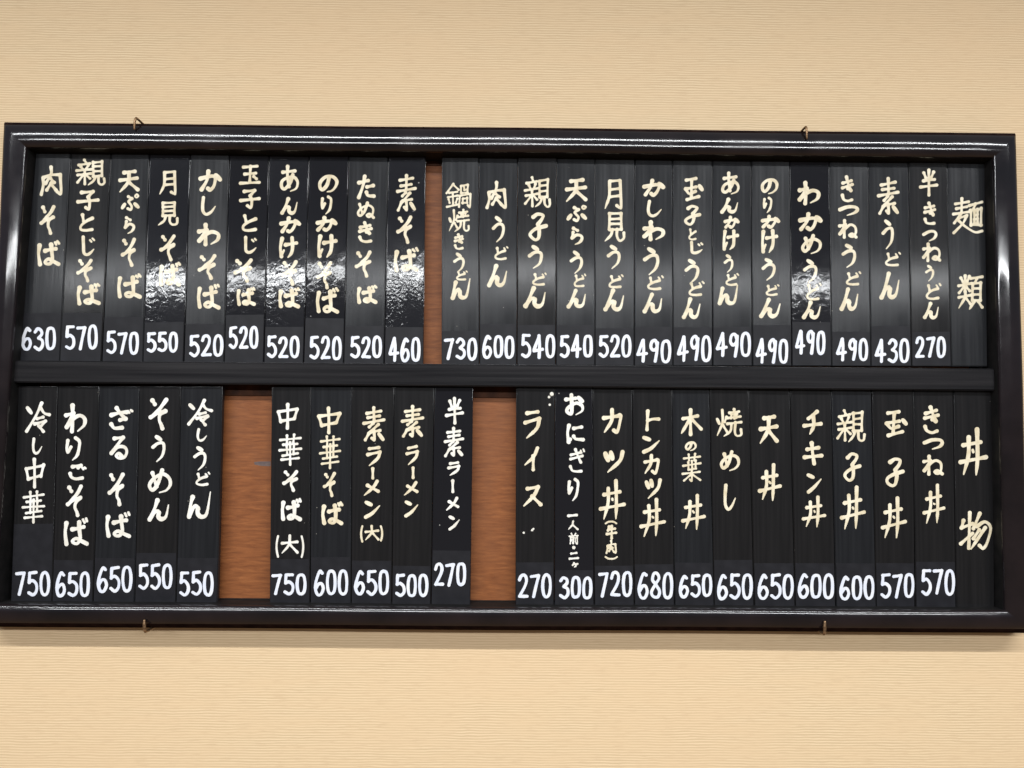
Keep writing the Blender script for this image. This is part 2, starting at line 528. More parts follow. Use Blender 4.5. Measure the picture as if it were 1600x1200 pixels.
# ------------------------------------------------------------------ brush glyphs
# strokes separated by '|'; points x,y in percent of the glyph's box, y down; a leading letter sets the
# brush: t = thins out at the end, f = fat dot, h = hair line, r = thick start and thin, lifted end
GLYPHS = {
 'そ': '16,4 30,17|t94,0 74,20 48,38 4,60|4,60 45,48 92,38|88,40 60,53 54,72 66,86 72,100',
 'ば': '9,18 4,55 9,98|34,42 62,36 84,31|64,14 66,40 67,76 58,95 40,96 35,86 50,78 72,86 96,99|h80,4 86,13|h93,0 99,9',
 'と': '22,2 32,42|97,22 52,42 12,68 14,91 48,99 96,92',
 'じ': 't18,0 18,48 24,88 46,99 74,86 94,68|h66,16 76,26|h86,8 96,18',
 'ぷ': '40,12 60,26|60,26 42,42 46,54 60,74 52,97 36,90|f4,86 18,62|f78,58 96,80|h87,0 97,10 87,20 77,10 87,0',
 'ら': '30,2 62,15|28,26 18,62|t18,62 52,42 86,48 94,66 74,88 42,100',
 'か': '4,40 38,30 68,27 76,42 66,78 50,98 38,90|42,2 34,45 8,96|f78,20 98,44',
 'し': 't18,0 10,48 14,84 38,99 70,86 99,54',
 'わ': '34,0 34,50 33,100|4,36 38,27|38,28 4,82|t4,82 38,50 70,37 96,50 92,76 60,98',
 'ね': '30,0 28,98|3,30 36,22|36,23 3,78|3,78 34,44 64,24 90,34 95,62 86,88 70,94 58,84 74,76 98,96',
 'あ': '14,24 82,17|42,0 41,42 50,82|t70,32 54,66 24,90 4,80 12,58 45,43 80,43 98,62 90,86 56,99',
 'ん': '42,0 26,46 3,98|3,98 26,64 42,54 48,66|r48,62 47,86 62,98 84,84 98,26',
 'ん2': '20,18 12,48 3,98|3,98 24,60 38,54 44,68|r44,64 44,86 60,98 84,84 99,0',
 'け': '12,4 4,50 8,96|h8,96 24,64|34,34 99,25|t74,0 76,48 70,78 48,100',
 'の': 't56,12 46,55 22,86 5,70 8,36 38,6 76,4 99,30 96,64 72,90 46,99',
 'り': '12,10 4,44 10,66 34,40|t68,0 96,14 94,48 78,78 44,100',
 'た': '6,30 64,20|42,0 30,46 3,99|54,50 94,44|50,76 62,92 99,92',
 'ぬ': '14,12 32,74|62,2 42,60 16,86 4,66 24,36 64,18 94,38 92,76 72,96 58,84 74,76 99,98',
 'き': '10,24 84,14|6,44 94,31|42,0 58,28 80,56|80,56 54,50|6,76 18,93 52,100 88,96',
 'つ': 't3,38 44,9 84,10 98,38 82,74 44,99',
 'う': 'f30,2 66,14|t3,43 44,28 84,29 95,48 78,78 34,100',
 'ど': '18,14 26,48|76,34 38,48 8,72 12,92 44,99 80,94|h70,12 77,22|h91,2 98,12',
 'ざ': '4,34 44,24 76,22|30,2 46,26 70,52|70,52 44,56|4,76 20,94 52,92|h82,18 88,24|h93,12 99,18',
 'る': '22,6 76,0|76,0 4,76|4,76 42,46 82,46 99,68 84,94 54,100 34,90 50,78 68,92',
 'ご': '20,16 70,8|70,8 54,24|6,64 12,88 42,99 78,92|h78,26 84,34|h92,20 98,28',
 'め': '18,14 36,74|t62,0 42,60 16,88 3,66 24,36 64,20 95,34 99,64 82,88 50,100',
 'お': '4,24 56,15|t34,0 34,55 32,94 6,82 18,62 60,42 93,54 96,78 62,98|f74,14 98,32',
 'に': '14,0 4,46 12,98|12,98 22,82|44,16 92,10|42,64 54,80 99,84',
 'ぎ': '8,26 72,16|4,46 82,32|38,4 52,30 72,58|4,76 16,92 46,99 74,96|h72,8 78,18|h90,2 97,12',
 'ラ': '16,9 82,2|3,42 92,28|t92,28 76,62 14,100',
 'ー': '40,0 54,100',
 'メ': 't86,0 60,46 3,100|24,30 94,74',
 'ン': 'f4,6 40,20|r4,100 48,74 99,28',
 'イ': 't92,2 62,40 3,78|62,38 60,100',
 'ス': '24,14 82,5|t82,5 56,50 3,100|50,54 94,94',
 'カ': '3,38 86,26|86,26 94,34 76,99 56,92|t46,0 42,50 3,100',
 'ツ': 'f7,12 19,42|f36,5 44,36|t95,2 80,46 18,100',
 'ト': '24,0 21,100|26,50 62,44 99,42',
 'チ': '76,2 24,30|3,64 99,54|t54,16 56,60 34,100',
 'キ': '18,32 82,22|3,70 99,62|42,0 48,46 56,100',
 'ヶ': '30,2 6,52|26,30 97,22|t70,26 62,72 34,100',
 '肉': '12,38 12,66 2,98|12,38 50,29 92,27|92,27 97,94 78,88|50,0 50,24 24,60|44,40 66,56|50,58 28,84|50,60 74,82',
 '親': '28,0 33,11|8,20 48,14|17,27 22,38|44,22 38,36|2,44 56,37|6,60 52,55|30,42 30,96|27,60 3,90|34,62 48,76|60,10 60,68|60,10 92,6|92,6 91,66|62,27 90,26|62,46 90,44|60,66 90,64|t68,68 60,86 42,100|80,68 80,90 90,99 100,92 100,76',
 '子': '20,8 76,2|76,2 52,32|52,32 60,60 56,98 38,88|2,58 98,48',
 '子2': '22,12 48,0 80,6 76,20 52,40|52,40 60,62 54,90 34,100 8,88 6,74 40,58 98,46',
 '天': '26,10 82,4|6,46 96,37|t52,8 46,54 3,98|50,52 98,90',
 '月': 't30,5 28,56 2,98|30,5 92,2|92,2 97,90 92,98 72,90|32,33 90,30|30,58 90,55',
 '見': '25,2 24,58|25,2 84,0|84,0 84,58|27,20 82,18|27,38 82,36|25,57 84,56|t40,58 32,80 2,98|62,58 62,84 76,97 98,90 99,70',
 '玉': '18,8 88,3|24,46 80,42|2,97 98,90|54,6 50,92|72,60 86,72',
 '玉2': '8,10 60,3|38,10 34,88|3,50 62,40|3,50 24,70 58,62|12,98 78,84|f80,36 96,52',
 '素': '16,16 84,10|22,30 78,25|2,47 98,38|50,0 50,42|46,48 28,60|70,50 30,74|30,74 80,68|50,70 51,98 40,92|24,78 6,99|f74,80 94,96',
 '鍋': '30,0 2,38|30,2 52,26|14,38 46,34|6,56 48,50|28,36 28,90|10,66 15,80|46,62 40,78|2,98 52,86|62,8 60,40|62,8 88,3|88,3 87,38|74,8 74,24|74,24 87,23|60,40 88,38|56,50 54,98|56,49 98,43|98,43 98,97 88,92|68,62 67,82|68,62 86,60|86,60 85,80|67,82 85,80',
 '焼': 'f3,38 10,54|42,28 34,48|t24,4 24,50 2,98|26,60 42,82|72,0 72,34|52,15 92,9|46,34 98,27|62,20 60,32|82,18 82,30|44,54 100,47|t62,54 56,80 30,100|76,50 76,86 86,98 100,92 100,74',
 '半': '20,12 34,32|80,8 66,30|18,44 84,38|2,68 98,59|50,0 50,100',
 '麺': '8,16 52,9|12,29 48,24|2,45 56,37|31,0 30,42|26,48 3,72|20,56 46,50|46,50 34,72 2,100|14,62 42,82 74,97 100,93|56,20 98,11|77,16 70,30|60,34 60,78|60,34 96,29|96,29 96,78|72,34 72,74|84,32 84,74|73,47 84,46|73,60 84,59|60,77 96,76',
 '類': '10,6 20,19|46,2 37,18|2,30 55,23|28,0 28,48|26,32 5,50|32,32 50,44|4,66 54,58|t30,48 28,66 2,98|32,66 52,86|54,8 100,2|77,6 70,20|60,22 60,76|60,22 94,19|94,19 94,74|62,39 92,37|62,56 92,54|60,75 94,73|t68,78 46,100|84,77 100,96',
 '冷': 'f6,18 22,34|68,0 42,46 3,98|62,18 78,36 99,42|46,55 72,50|38,74 82,64|82,64 60,84|54,80 72,99',
 '中': '3,32 15,72|3,32 97,20|97,20 82,60|15,70 82,60|48,0 49,50 47,100',
 '華': '6,17 94,10|34,2 35,27|66,0 64,24|20,34 82,29|2,52 98,45|16,69 84,63|34,34 36,68|66,32 65,64|10,85 88,78|50,26 50,100',
 '大': '5,42 95,32|t50,0 46,50 3,98|52,48 98,95',
 '木': '12,36 82,25|48,0 48,100|t46,34 3,96|52,38 98,80',
 '葉': '8,15 94,8|34,0 35,24|66,0 64,22|4,42 96,33|30,28 31,56|51,26 51,52|71,24 71,48|31,56 72,53|2,72 94,64|50,56 51,98 40,93|46,74 6,97|56,74 97,94',
 '丼': '16,36 80,28|3,74 98,61|t34,18 34,58 15,100|t66,0 66,60 63,100|h49,47 52,50',
 '物': '12,24 6,44|6,43 44,31|32,2 31,98|2,86 44,58|66,3 44,44|56,38 84,26 102,42 94,82 80,98 66,92|66,48 46,74|t84,44 36,100',
 '牛': '24,6 12,36|20,28 84,20|2,64 98,53|52,0 52,100',
 '一': '3,70 97,30',
 '人': 't52,0 42,46 3,98|46,42 98,95',
 '前': '26,0 36,16|74,0 62,16|2,26 98,19|18,38 14,98|18,38 48,36|48,36 48,96 40,90|18,56 48,54|18,72 48,70|68,40 68,80|90,34 90,97 76,92',
 '二': '20,12 82,3|2,98 98,86',
 '・': 'f50,48 51,52',
 '(': 'h92,0 34,24 8,50 30,76 90,100',
 ')': 'h8,0 66,24 92,50 70,76 10,100',
 '⌒': 'h0,92 22,24 50,8 78,22 100,88',
 '‿': 'h0,8 22,76 50,92 78,76 100,8',
 '0': '52,0 16,10 2,50 14,90 50,100 86,88 98,48 86,10 52,0',
 '2': '4,24 24,3 66,1 88,18 74,48 4,97|4,98 98,97',
 '3': '6,16 38,0 80,8 86,28 46,46|46,46 90,58 96,82 56,100 4,90',
 '4': '58,0 3,68|3,70 97,64|60,0 66,40 60,100',
 '5': '16,2 10,44|10,44 52,38 95,56 94,84 52,100 4,90|14,2 92,0',
 '6': '86,10 54,2 18,34 2,70 24,98 68,99 96,76 78,54 42,54 6,74',
 '7': '2,6 96,2|96,2 64,50 34,100',
 '8': '52,46 14,28 30,2 70,2 88,24 52,46 4,76 24,98 76,98 96,76 52,46',
 '9': '88,26 62,2 18,8 4,32 32,48 76,38 92,10|90,10 84,52 62,100',
}
DENSE = {'親': .56, '鍋': .50, '焼': .58, '麺': .50, '類': .58, '素': .72, '華': .56, '葉': .56, '前': .62, '見': .72,
         '月': .82, '肉': .8, '冷': .7, '半': .82, '物': .6, '玉': .8, '玉2': .86, '中': .8, '子': .88, '丼': .72, '天': .95,
         'ー': .9, 'ぬ': .82, 'ぷ': .82, 'め': .9, 'あ': .88, 'ど': .86, 'ぎ': .8, 'ね': .85, '大': .8, '木': .85, '・': .6, '二': .8, '人': .8, '一': .8}


def spline(pts, n):
    pts = np.asarray(pts, float)
    if len(pts) == 2:
        t = np.linspace(0, 1, n)[:, None]
        return pts[0] * (1 - t) + pts[1] * t
    closed = np.allclose(pts[0], pts[-1])
    if closed:
        P = np.vstack([pts[-2], pts, pts[1]])
    else:
        P = np.vstack([2 * pts[0] - pts[1], pts, 2 * pts[-1] - pts[-2]])
    outp = []
    m_ = len(pts) - 1
    per = max(4, n // m_)
    for i in range(m_):
        p0, p1, p2, p3 = P[i], P[i + 1], P[i + 2], P[i + 3]
        t = np.linspace(0, 1, per, endpoint=(i == m_ - 1))[:, None]
        outp.append(0.5 * (2 * p1 + (p2 - p0) * t + (2 * p0 - 5 * p1 + 4 * p2 - p3) * t ** 2 + (3 * p1 - p0 - 3 * p2 + p3) * t ** 3))
    return np.vstack(outp)


RNG = np.random.RandomState(5)


def glyph_field(ch, x0, y0, x1, y1, wpx, jit=1.6, brush=True, cell=0.62):
    """signed field of one painted character in picture pixels"""
    hw = wpx / 2
    bw, bh = max(0.1, x1 - x0 - wpx), max(0.1, y1 - y0 - wpx)
    cx, cy, rr = [], [], []
    for st in GLYPHS[ch].split('|'):
        mode = ''
        if st[0] in 'tfhr':
            mode, st = st[0], st[1:]
        pts = np.array([[float(v) for v in q.split(',')] for q in st.split()])
        closed = np.allclose(pts[0], pts[-1])
        pts = pts + RNG.uniform(-jit, jit, pts.shape)
        if closed:
            pts[-1] = pts[0]
        p = np.stack([x0 + hw + pts[:, 0] / 100 * bw, y0 + hw + pts[:, 1] / 100 * bh], 1)
        length = np.abs(np.diff(p, axis=0)).sum()
        q = spline(p, int(max(10, length / 0.7)))
        t = np.linspace(0, 1, len(q))
        if not brush:
            r = hw * (1 + 0.06 * np.sin(t * 5 + RNG.uniform(0, 6)))
        elif mode == 't':
            r = hw * np.clip(1.06 - 0.16 * np.sin(t * 3.1), 0, 2) * np.where(t > 0.72, 1 - 0.68 * ((t - 0.72) / 0.28), 1)
        elif mode == 'r':
            r = hw * (1.1 - 0.05 * t) * np.where(t > 0.55, 1 - 0.7 * ((t - 0.55) / 0.45), 1)
        elif mode == 'f':
            r = hw * (0.85 + 0.42 * np.sin(np.pi * (0.15 + 0.7 * t)))
        elif mode == 'h':
            r = hw * 0.62 * np.ones_like(t)
        else:
            r = hw * (1.14 - 0.34 * np.sin(np.pi * np.clip(t * 1.02, 0, 1)) ** 0.8) * (1.0 - 0.10 * t)
        r = r * (1 + 0.05 * np.sin(t * length / 5 + RNG.uniform(0, 6)))
        cx.append(q[:, 0]); cy.append(q[:, 1]); rr.append(r)
    cx = np.concatenate(cx); cy = np.concatenate(cy); rr = np.concatenate(rr)
    gx = np.arange(x0 - 2.2 * wpx * 0.5 - 1, x1 + wpx + 1, cell)
    gy = np.arange(y0 - wpx - 1, y1 + wpx + 1, cell)
    f = np.full((len(gy), len(gx)), -9.0)
    for k in range(0, len(cx), 64):
        dx = gx[None, :, None] - cx[k:k + 64]
        dy = gy[:, None, None] - cy[k:k + 64]
        f = np.maximum(f, (rr[k:k + 64] - np.sqrt(dx * dx + dy * dy)).max(axis=2))
    # slightly ragged paint edge
    f = f + 0.10 * np.sin(gx[None, :] * 1.7 + gy[:, None] * 0.9) * np.sin(gy[:, None] * 1.3 - gx[None, :] * 0.6)
    return gx, gy, f


def march(gx, gy, f, P, Q, B):
    """append the inside of a field: P points (picture px), Q faces, B boundary edges"""
    ny, nx = f.shape
    ins = f > 0
    vid = {}

    def corner(i, j):
        key = (i, j)
        if key not in vid:
            vid[key] = len(P)
            P.append((gx[j], gy[i]))
        return vid[key]

    def edge(i, j, i2, j2):
        key = (i, j, i2, j2) if (i, j) < (i2, j2) else (i2, j2, i, j)
        if key not in vid:
            a_, b_ = f[key[0], key[1]], f[key[2], key[3]]
            t = a_ / (a_ - b_)
            vid[key] = len(P)
            P.append((gx[key[1]] + t * (gx[key[3]] - gx[key[1]]), gy[key[0]] + t * (gy[key[2]] - gy[key[0]])))
        return vid[key]

    cnt = ins[:-1, :-1].astype(int) + ins[:-1, 1:] + ins[1:, :-1] + ins[1:, 1:]
    for i, j in zip(*np.nonzero(cnt)):
        cs = ((i, j), (i + 1, j), (i + 1, j + 1), (i, j + 1))
        poly, kinds = [], []
        for k in range(4):
            c0, c1 = cs[k], cs[(k + 1) % 4]
            if ins[c0]:
                poly.append(corner(*c0)); kinds.append(0)
            if ins[c0] != ins[c1]:
                poly.append(edge(*c0, *c1)); kinds.append(1)
        if len(poly) >= 3:
            Q.append(tuple(poly))
            for k in range(len(poly)):
                k2 = (k + 1) % len(poly)
                if kinds[k] and kinds[k2]:
                    B.append((poly[k], poly[k2]))


def paint_mesh(name, items, z, thick, mat, parent, origin, brush=True):
    """items: (char, x0, y0, x1, y1, brush px). One thin film of paint lying on the surface below it."""
    P, Q, B = [], [], []
    for it in items:
        march(*glyph_field(*it[:6], jit=(1.6 if brush else 1.8), brush=brush), P, Q, B)
    P = np.array(P)
    xy = at_many(P, z)
    n = len(P)
    top = np.stack([xy[:, 0] - origin[0], np.full(n, -(z - origin[2])), xy[:, 1] - origin[1]], 1)
    used = sorted({v for e_ in B for v in e_})
    low = {v: n + k for k, v in enumerate(used)}
    bot = top[used].copy()
    bot[:, 1] += thick
    V_ = np.vstack([top, bot])
    faces = list(Q) + [(b_, a_, low[a_], low[b_]) for a_, b_ in B]
    return mesh_obj(name, V_, faces, mat, parent)
DATA = [
    ('肉そば', [('肉', 61.2, 258.9, 99.0, 307.2), ('そ', 60.8, 320.3, 87.8, 367.5), ('ば', 55.8, 373.6, 95.6, 416.4)], ('630', 32.6, 509.6, 87.8, 548.0), 's1', 'c'),
    ('親子とじそば', [('親', 117.0, 247.6, 164.7, 290.4), ('子', 118.8, 296.0, 155.7, 330.2), ('と', 121.5, 333.1, 147.4, 363.0), ('じ', 123.8, 368.0, 150.3, 400.6), ('そ', 118.8, 404.1, 146.2, 441.6), ('ば', 118.1, 440.5, 158.6, 477.6)], ('570', 101.7, 507.6, 153.4, 547.4), 's2', 'c'),
    ('天ぷらそば', [('天', 183.4, 263.4, 218.7, 302.8), ('ぷ', 187.2, 301.6, 219.4, 330.9), ('ら', 190.1, 337.6, 212.6, 366.9), ('そ', 187.9, 371.4, 213.8, 417.5), ('ば', 181.1, 425.9, 222.8, 467.5)], ('570', 165.4, 516.5, 217.1, 554.1), 's0', 'c'),
    ('月見そば', [('月', 247.0, 265.6, 276.8, 306.1), ('見', 244.8, 314.0, 279.4, 354.5), ('そ', 248.6, 365.8, 275.6, 408.5), ('ば', 246.4, 407.9, 284.6, 447.7)], ('550', 229.0, 518.1, 279.0, 551.9), 'g0', 'c'),
    ('かしわそば', [('か', 309.4, 264.5, 347.6, 300.5), ('し', 311.6, 306.1, 339.3, 337.6), ('わ', 307.1, 347.8, 345.4, 384.9), ('そ', 308.2, 397.2, 339.3, 437.8), ('ば', 305.6, 441.6, 345.4, 483.7)], ('520', 294.8, 521.5, 349.2, 558.0), 's1', 'c'),
    ('玉子とじそば', [('玉', 372.6, 255.9, 407.5, 289.6), ('子', 372.6, 294.1, 407.9, 327.2), ('と', 374.9, 333.9, 402.6, 362.8), ('じ', 377.1, 368.4, 403.4, 396.9), ('そ', 363.6, 403.2, 396.2, 441.5), ('ば', 368.1, 447.1, 400.8, 478.6)], ('520', 356.9, 508.0, 404.1, 545.1), 'g1', 'c'),
    ('あんかけそば', [('あ', 435.6, 257.4, 468.2, 301.6), ('ん', 437.2, 307.6, 467.1, 335.8), ('か', 435.6, 337.6, 470.5, 365.4), ('け', 434.5, 369.0, 466.0, 404.4), ('そ', 437.9, 406.6, 466.0, 446.0), ('ば', 432.7, 447.1, 470.5, 482.0)], ('520', 416.5, 524.2, 468.2, 560.2), 'g0', 'c'),
    ('のりかけそば', [('の', 495.7, 272.3, 529.0, 303.1), ('り', 500.2, 305.4, 520.0, 336.9), ('か', 491.9, 337.6, 527.9, 362.8), ('け', 494.1, 365.4, 527.9, 404.4), ('そ', 493.0, 407.8, 520.0, 451.6), ('ば', 491.9, 447.1, 530.8, 490.6)], ('520', 482.9, 524.2, 534.0, 563.1), 'g1', 'c'),
    ('たぬきそば', [('た', 557.1, 273.2, 587.5, 311.4), ('ぬ', 556.5, 314.4, 586.4, 342.5), ('き', 558.7, 345.9, 584.1, 380.3), ('そ', 553.8, 392.0, 581.9, 433.6), ('ば', 555.5, 443.8, 590.9, 475.2)], ('520', 547.0, 524.2, 597.0, 560.9), 's0', 'c'),
    ('素そば', [('素', 618.5, 271.6, 651.6, 331.2), ('そ', 618.5, 336.9, 646.0, 380.8), ('ば', 613.4, 385.2, 656.1, 425.8)], ('460', 606.6, 526.5, 657.2, 567.0), 'g2', 'c'),
    ('鍋焼きうどん', [('鍋', 695.6, 286.0, 737.0, 326.0), ('焼', 700.0, 326.0, 734.0, 363.6), ('き', 708.4, 364.4, 726.0, 391.0), ('う', 707.6, 394.0, 727.0, 427.0), ('ど', 711.0, 421.6, 732.0, 439.0), ('ん2', 703.6, 433.0, 737.0, 469.0)], ('730', 693.6, 527.0, 746.0, 563.6), 's1', 'c'),
    ('肉うどん', [('肉', 758.0, 283.0, 793.0, 328.0), ('う', 768.0, 337.0, 790.0, 380.4), ('ど', 771.0, 383.0, 796.0, 407.0), ('ん', 760.4, 413.0, 795.0, 449.6)], ('600', 753.0, 523.0, 804.0, 561.0), 's0', 'c'),
    ('親子うどん', [('親', 818.0, 276.0, 861.0, 325.6), ('子2', 824.0, 331.6, 856.4, 377.6), ('う', 824.0, 382.4, 849.6, 422.0), ('ど', 830.0, 424.4, 856.0, 447.0), ('ん', 817.0, 447.0, 855.6, 482.0)], ('540', 813.6, 521.0, 868.0, 560.4), 's2', 'c'),
    ('天ぷらうどん', [('天', 881.0, 277.0, 919.0, 318.0), ('ぷ', 883.6, 319.0, 918.4, 348.0), ('ら', 887.6, 354.0, 913.0, 384.0), ('う', 889.6, 391.0, 912.0, 429.6), ('ど', 895.0, 426.4, 917.0, 449.6), ('ん', 885.0, 451.0, 917.6, 482.0)], ('540', 874.0, 522.4, 926.4, 560.0), 's0', 'c'),
    ('月見うどん', [('月', 942.4, 279.0, 973.6, 328.4), ('見', 942.4, 331.0, 978.0, 379.0), ('う', 947.6, 381.6, 971.0, 422.0), ('ど', 949.0, 427.0, 976.0, 451.0), ('ん', 942.4, 451.0, 978.0, 487.0)], ('520', 935.0, 522.4, 987.0, 559.6), 's1', 'c'),
    ('かしわうどん', [('か', 1003.0, 279.0, 1040.0, 308.0), ('し', 1008.6, 312.4, 1035.6, 340.0), ('わ', 1003.0, 344.4, 1040.4, 377.0), ('う', 1004.4, 385.0, 1032.0, 432.0), ('ど', 1009.6, 429.0, 1038.4, 454.0), ('ん', 1003.6, 457.0, 1037.6, 489.6)], ('490', 993.6, 529.6, 1049.0, 567.6), 's0', 'c'),
    ('玉子とじうどん', [('玉2', 1068.0, 275.0, 1101.0, 315.0), ('子2', 1067.6, 319.6, 1096.0, 353.0), ('と', 1074.4, 356.4, 1089.0, 376.0), ('じ', 1074.4, 376.4, 1101.0, 397.6), ('う', 1069.0, 403.6, 1094.0, 445.0), ('ど', 1074.0, 437.6, 1102.4, 463.6), ('ん', 1065.0, 465.0, 1097.0, 499.0)], ('490', 1057.6, 523.0, 1112.0, 565.6), 's1', 'c'),
    ('あんかけうどん', [('あ', 1125.6, 268.0, 1157.0, 306.0), ('ん', 1125.0, 309.0, 1155.6, 334.0), ('か', 1130.0, 337.0, 1156.0, 358.0), ('け', 1127.6, 358.0, 1155.0, 392.4), ('う', 1130.4, 396.4, 1147.0, 427.6), ('ど', 1132.0, 425.6, 1156.0, 447.0), ('ん2', 1120.4, 443.0, 1156.0, 477.0)], ('490', 1118.0, 518.4, 1173.6, 559.0), 's0', 'c'),
    ('のりかけうどん', [('の', 1187.6, 277.6, 1216.4, 305.0), ('り', 1191.0, 307.0, 1207.0, 334.4), ('か', 1188.0, 335.6, 1220.0, 358.0), ('け', 1187.6, 358.0, 1216.0, 397.0), ('う', 1189.0, 402.4, 1213.0, 440.0), ('ど', 1194.4, 443.0, 1219.0, 463.0), ('ん', 1185.0, 465.0, 1222.0, 497.6)], ('490', 1180.0, 528.4, 1231.6, 569.0), 's1', 'c'),
    ('わかめうどん', [('わ', 1245.0, 282.0, 1283.0, 321.0), ('か', 1246.4, 331.0, 1286.0, 362.0), ('め', 1250.4, 366.0, 1284.4, 398.4), ('う', 1254.0, 404.0, 1278.0, 444.0), ('ど', 1257.6, 440.0, 1285.0, 470.4), ('ん', 1252.0, 470.0, 1285.0, 499.0)], ('490', 1241.6, 515.0, 1289.6, 555.0), 'g1', 'c'),
    ('きつねうどん', [('き', 1313.0, 274.4, 1335.6, 316.0), ('つ', 1309.0, 319.0, 1343.0, 339.0), ('ね', 1309.0, 342.4, 1341.0, 374.0), ('う', 1314.4, 379.6, 1339.0, 420.4), ('ど', 1319.6, 422.4, 1347.0, 447.0), ('ん', 1311.0, 449.0, 1344.0, 486.0)], ('490', 1306.0, 528.0, 1356.4, 565.6), 's1', 'c'),
    ('素うどん', [('素', 1370.4, 277.0, 1406.4, 337.0), ('う', 1377.0, 342.4, 1398.0, 391.0), ('ど', 1381.0, 392.0, 1409.0, 417.0), ('ん', 1373.6, 425.0, 1408.0, 468.4)], ('430', 1366.0, 528.0, 1421.0, 567.6), 's0', 'c'),
    ('半きつねうどん', [('半', 1435.6, 263.0, 1466.0, 307.6), ('き', 1441.6, 315.0, 1463.6, 352.4), ('つ', 1440.0, 358.0, 1465.0, 379.0), ('ね', 1440.0, 379.0, 1471.0, 410.0), ('う', 1445.0, 413.6, 1460.0, 441.0), ('ど', 1444.4, 440.4, 1472.4, 469.6), ('ん', 1441.6, 472.0, 1469.0, 499.0)], ('270', 1429.6, 524.4, 1478.0, 559.6), 's2', 'c'),
    ('麺類', [('麺', 1487.0, 308.0, 1537.6, 366.0), ('類', 1495.0, 429.0, 1537.0, 485.0)], None, 's1', 'c'),
    ('冷し中華', [('冷', 38.2, 627.1, 79.9, 676.6), ('し', 48.4, 683.4, 67.5, 710.4), ('中', 37.8, 716.0, 70.9, 763.2), ('華', 33.3, 766.6, 71.5, 818.4)], ('750', 22.9, 891.4, 78.3, 931.9), 's2', 'w'),
    ('わりごそば', [('わ', 99.0, 631.0, 136.8, 677.3), ('り', 100.8, 681.8, 127.1, 721.6), ('ご', 105.3, 722.8, 136.8, 751.5), ('そ', 101.7, 757.6, 130.5, 808.2), ('ば', 97.2, 807.8, 139.5, 853.7)], ('650', 86.0, 892.0, 140.6, 933.5), 's2', 'w'),
    ('ざるそば', [('ざ', 169.2, 633.2, 209.7, 674.4), ('る', 169.9, 680.5, 201.4, 718.7), ('そ', 166.9, 738.5, 196.2, 790.7), ('ば', 162.4, 798.1, 205.9, 841.5)], ('650', 150.8, 884.0, 207.0, 926.2), 's0', 'w'),
    ('そうめん', [('そ', 231.3, 621.0, 264.4, 672.8), ('う', 236.2, 678.9, 259.9, 723.9), ('め', 229.9, 731.3, 268.9, 772.7), ('ん', 229.9, 778.5, 267.3, 815.0)], ('550', 215.5, 879.5, 269.6, 921.3), 's2', 'w'),
    ('冷しうどん', [('冷', 292.1, 623.3, 333.4, 666.0), ('し', 306.0, 669.2, 325.1, 690.8), ('う', 301.5, 696.2, 324.0, 736.7), ('ど', 303.8, 735.8, 330.3, 759.9), ('ん2', 291.4, 766.0, 331.9, 811.0)], ('550', 279.7, 891.4, 334.1, 931.9), 's0', 'w'),
    ('中華そば(大)', [('中', 431.5, 629.2, 467.9, 671.5), ('華', 433.8, 677.6, 473.1, 727.8), ('そ', 440.1, 734.5, 467.1, 769.2), ('ば', 436.4, 777.3, 473.1, 814.9), ('(', 429.2, 835.4, 437.1, 872.5), ('大', 437.8, 835.4, 467.5, 866.9), (')', 468.6, 835.4, 476.5, 872.5)], ('750', 423.6, 895.0, 479.2, 930.5), 's2', 'w'),
    ('中華そば', [('中', 494.5, 635.5, 533.9, 678.3), ('華', 497.9, 679.9, 533.9, 733.9), ('そ', 503.9, 737.7, 525.5, 776.6), ('ば', 500.1, 782.7, 537.7, 821.0)], ('600', 490.0, 889.4, 544.5, 931.5), 's0', 'c'),
    ('素ラーメン(大)', [('素', 566.0, 634.9, 603.0, 690.5), ('ラ', 571.5, 695.6, 598.0, 730.0), ('ー', 580.0, 730.0, 585.0, 749.6), ('メ', 566.0, 749.0, 595.3, 776.0), ('ン', 568.3, 781.1, 596.2, 810.4), ('(', 561.5, 820.0, 568.8, 848.6), ('大', 568.3, 820.0, 593.5, 845.7), (')', 592.4, 820.0, 599.8, 847.5)], ('650', 553.0, 890.0, 608.1, 931.0), 's2', 'c'),
    ('素ラーメン', [('素', 626.1, 633.3, 663.2, 685.0), ('ラ', 632.9, 695.0, 656.5, 728.2), ('ー', 643.0, 728.7, 648.0, 748.5), ('メ', 629.0, 751.2, 655.4, 776.0), ('ン', 631.3, 780.5, 655.4, 808.1)], ('500', 617.1, 896.1, 669.5, 933.7), 's2', 'c'),
    ('半素ラーメン', [('半', 695.2, 620.2, 725.8, 664.1), ('素', 692.5, 667.0, 725.8, 714.8), ('ラ', 698.8, 720.4, 720.6, 744.5), ('ー', 704.9, 749.0, 710.0, 770.5), ('メ', 694.8, 776.0, 719.0, 799.1), ('ン', 700.4, 804.3, 720.0, 829.0)], ('270', 677.9, 878.1, 728.5, 916.4), 'g1', 'w'),
    ('ライス', [('ラ', 817.0, 639.0, 847.6, 687.6), ('イ', 817.0, 697.0, 844.4, 737.0), ('ス', 815.0, 756.0, 849.0, 793.0)], ('270', 809.0, 895.6, 862.4, 935.6), 's2', 'c'),
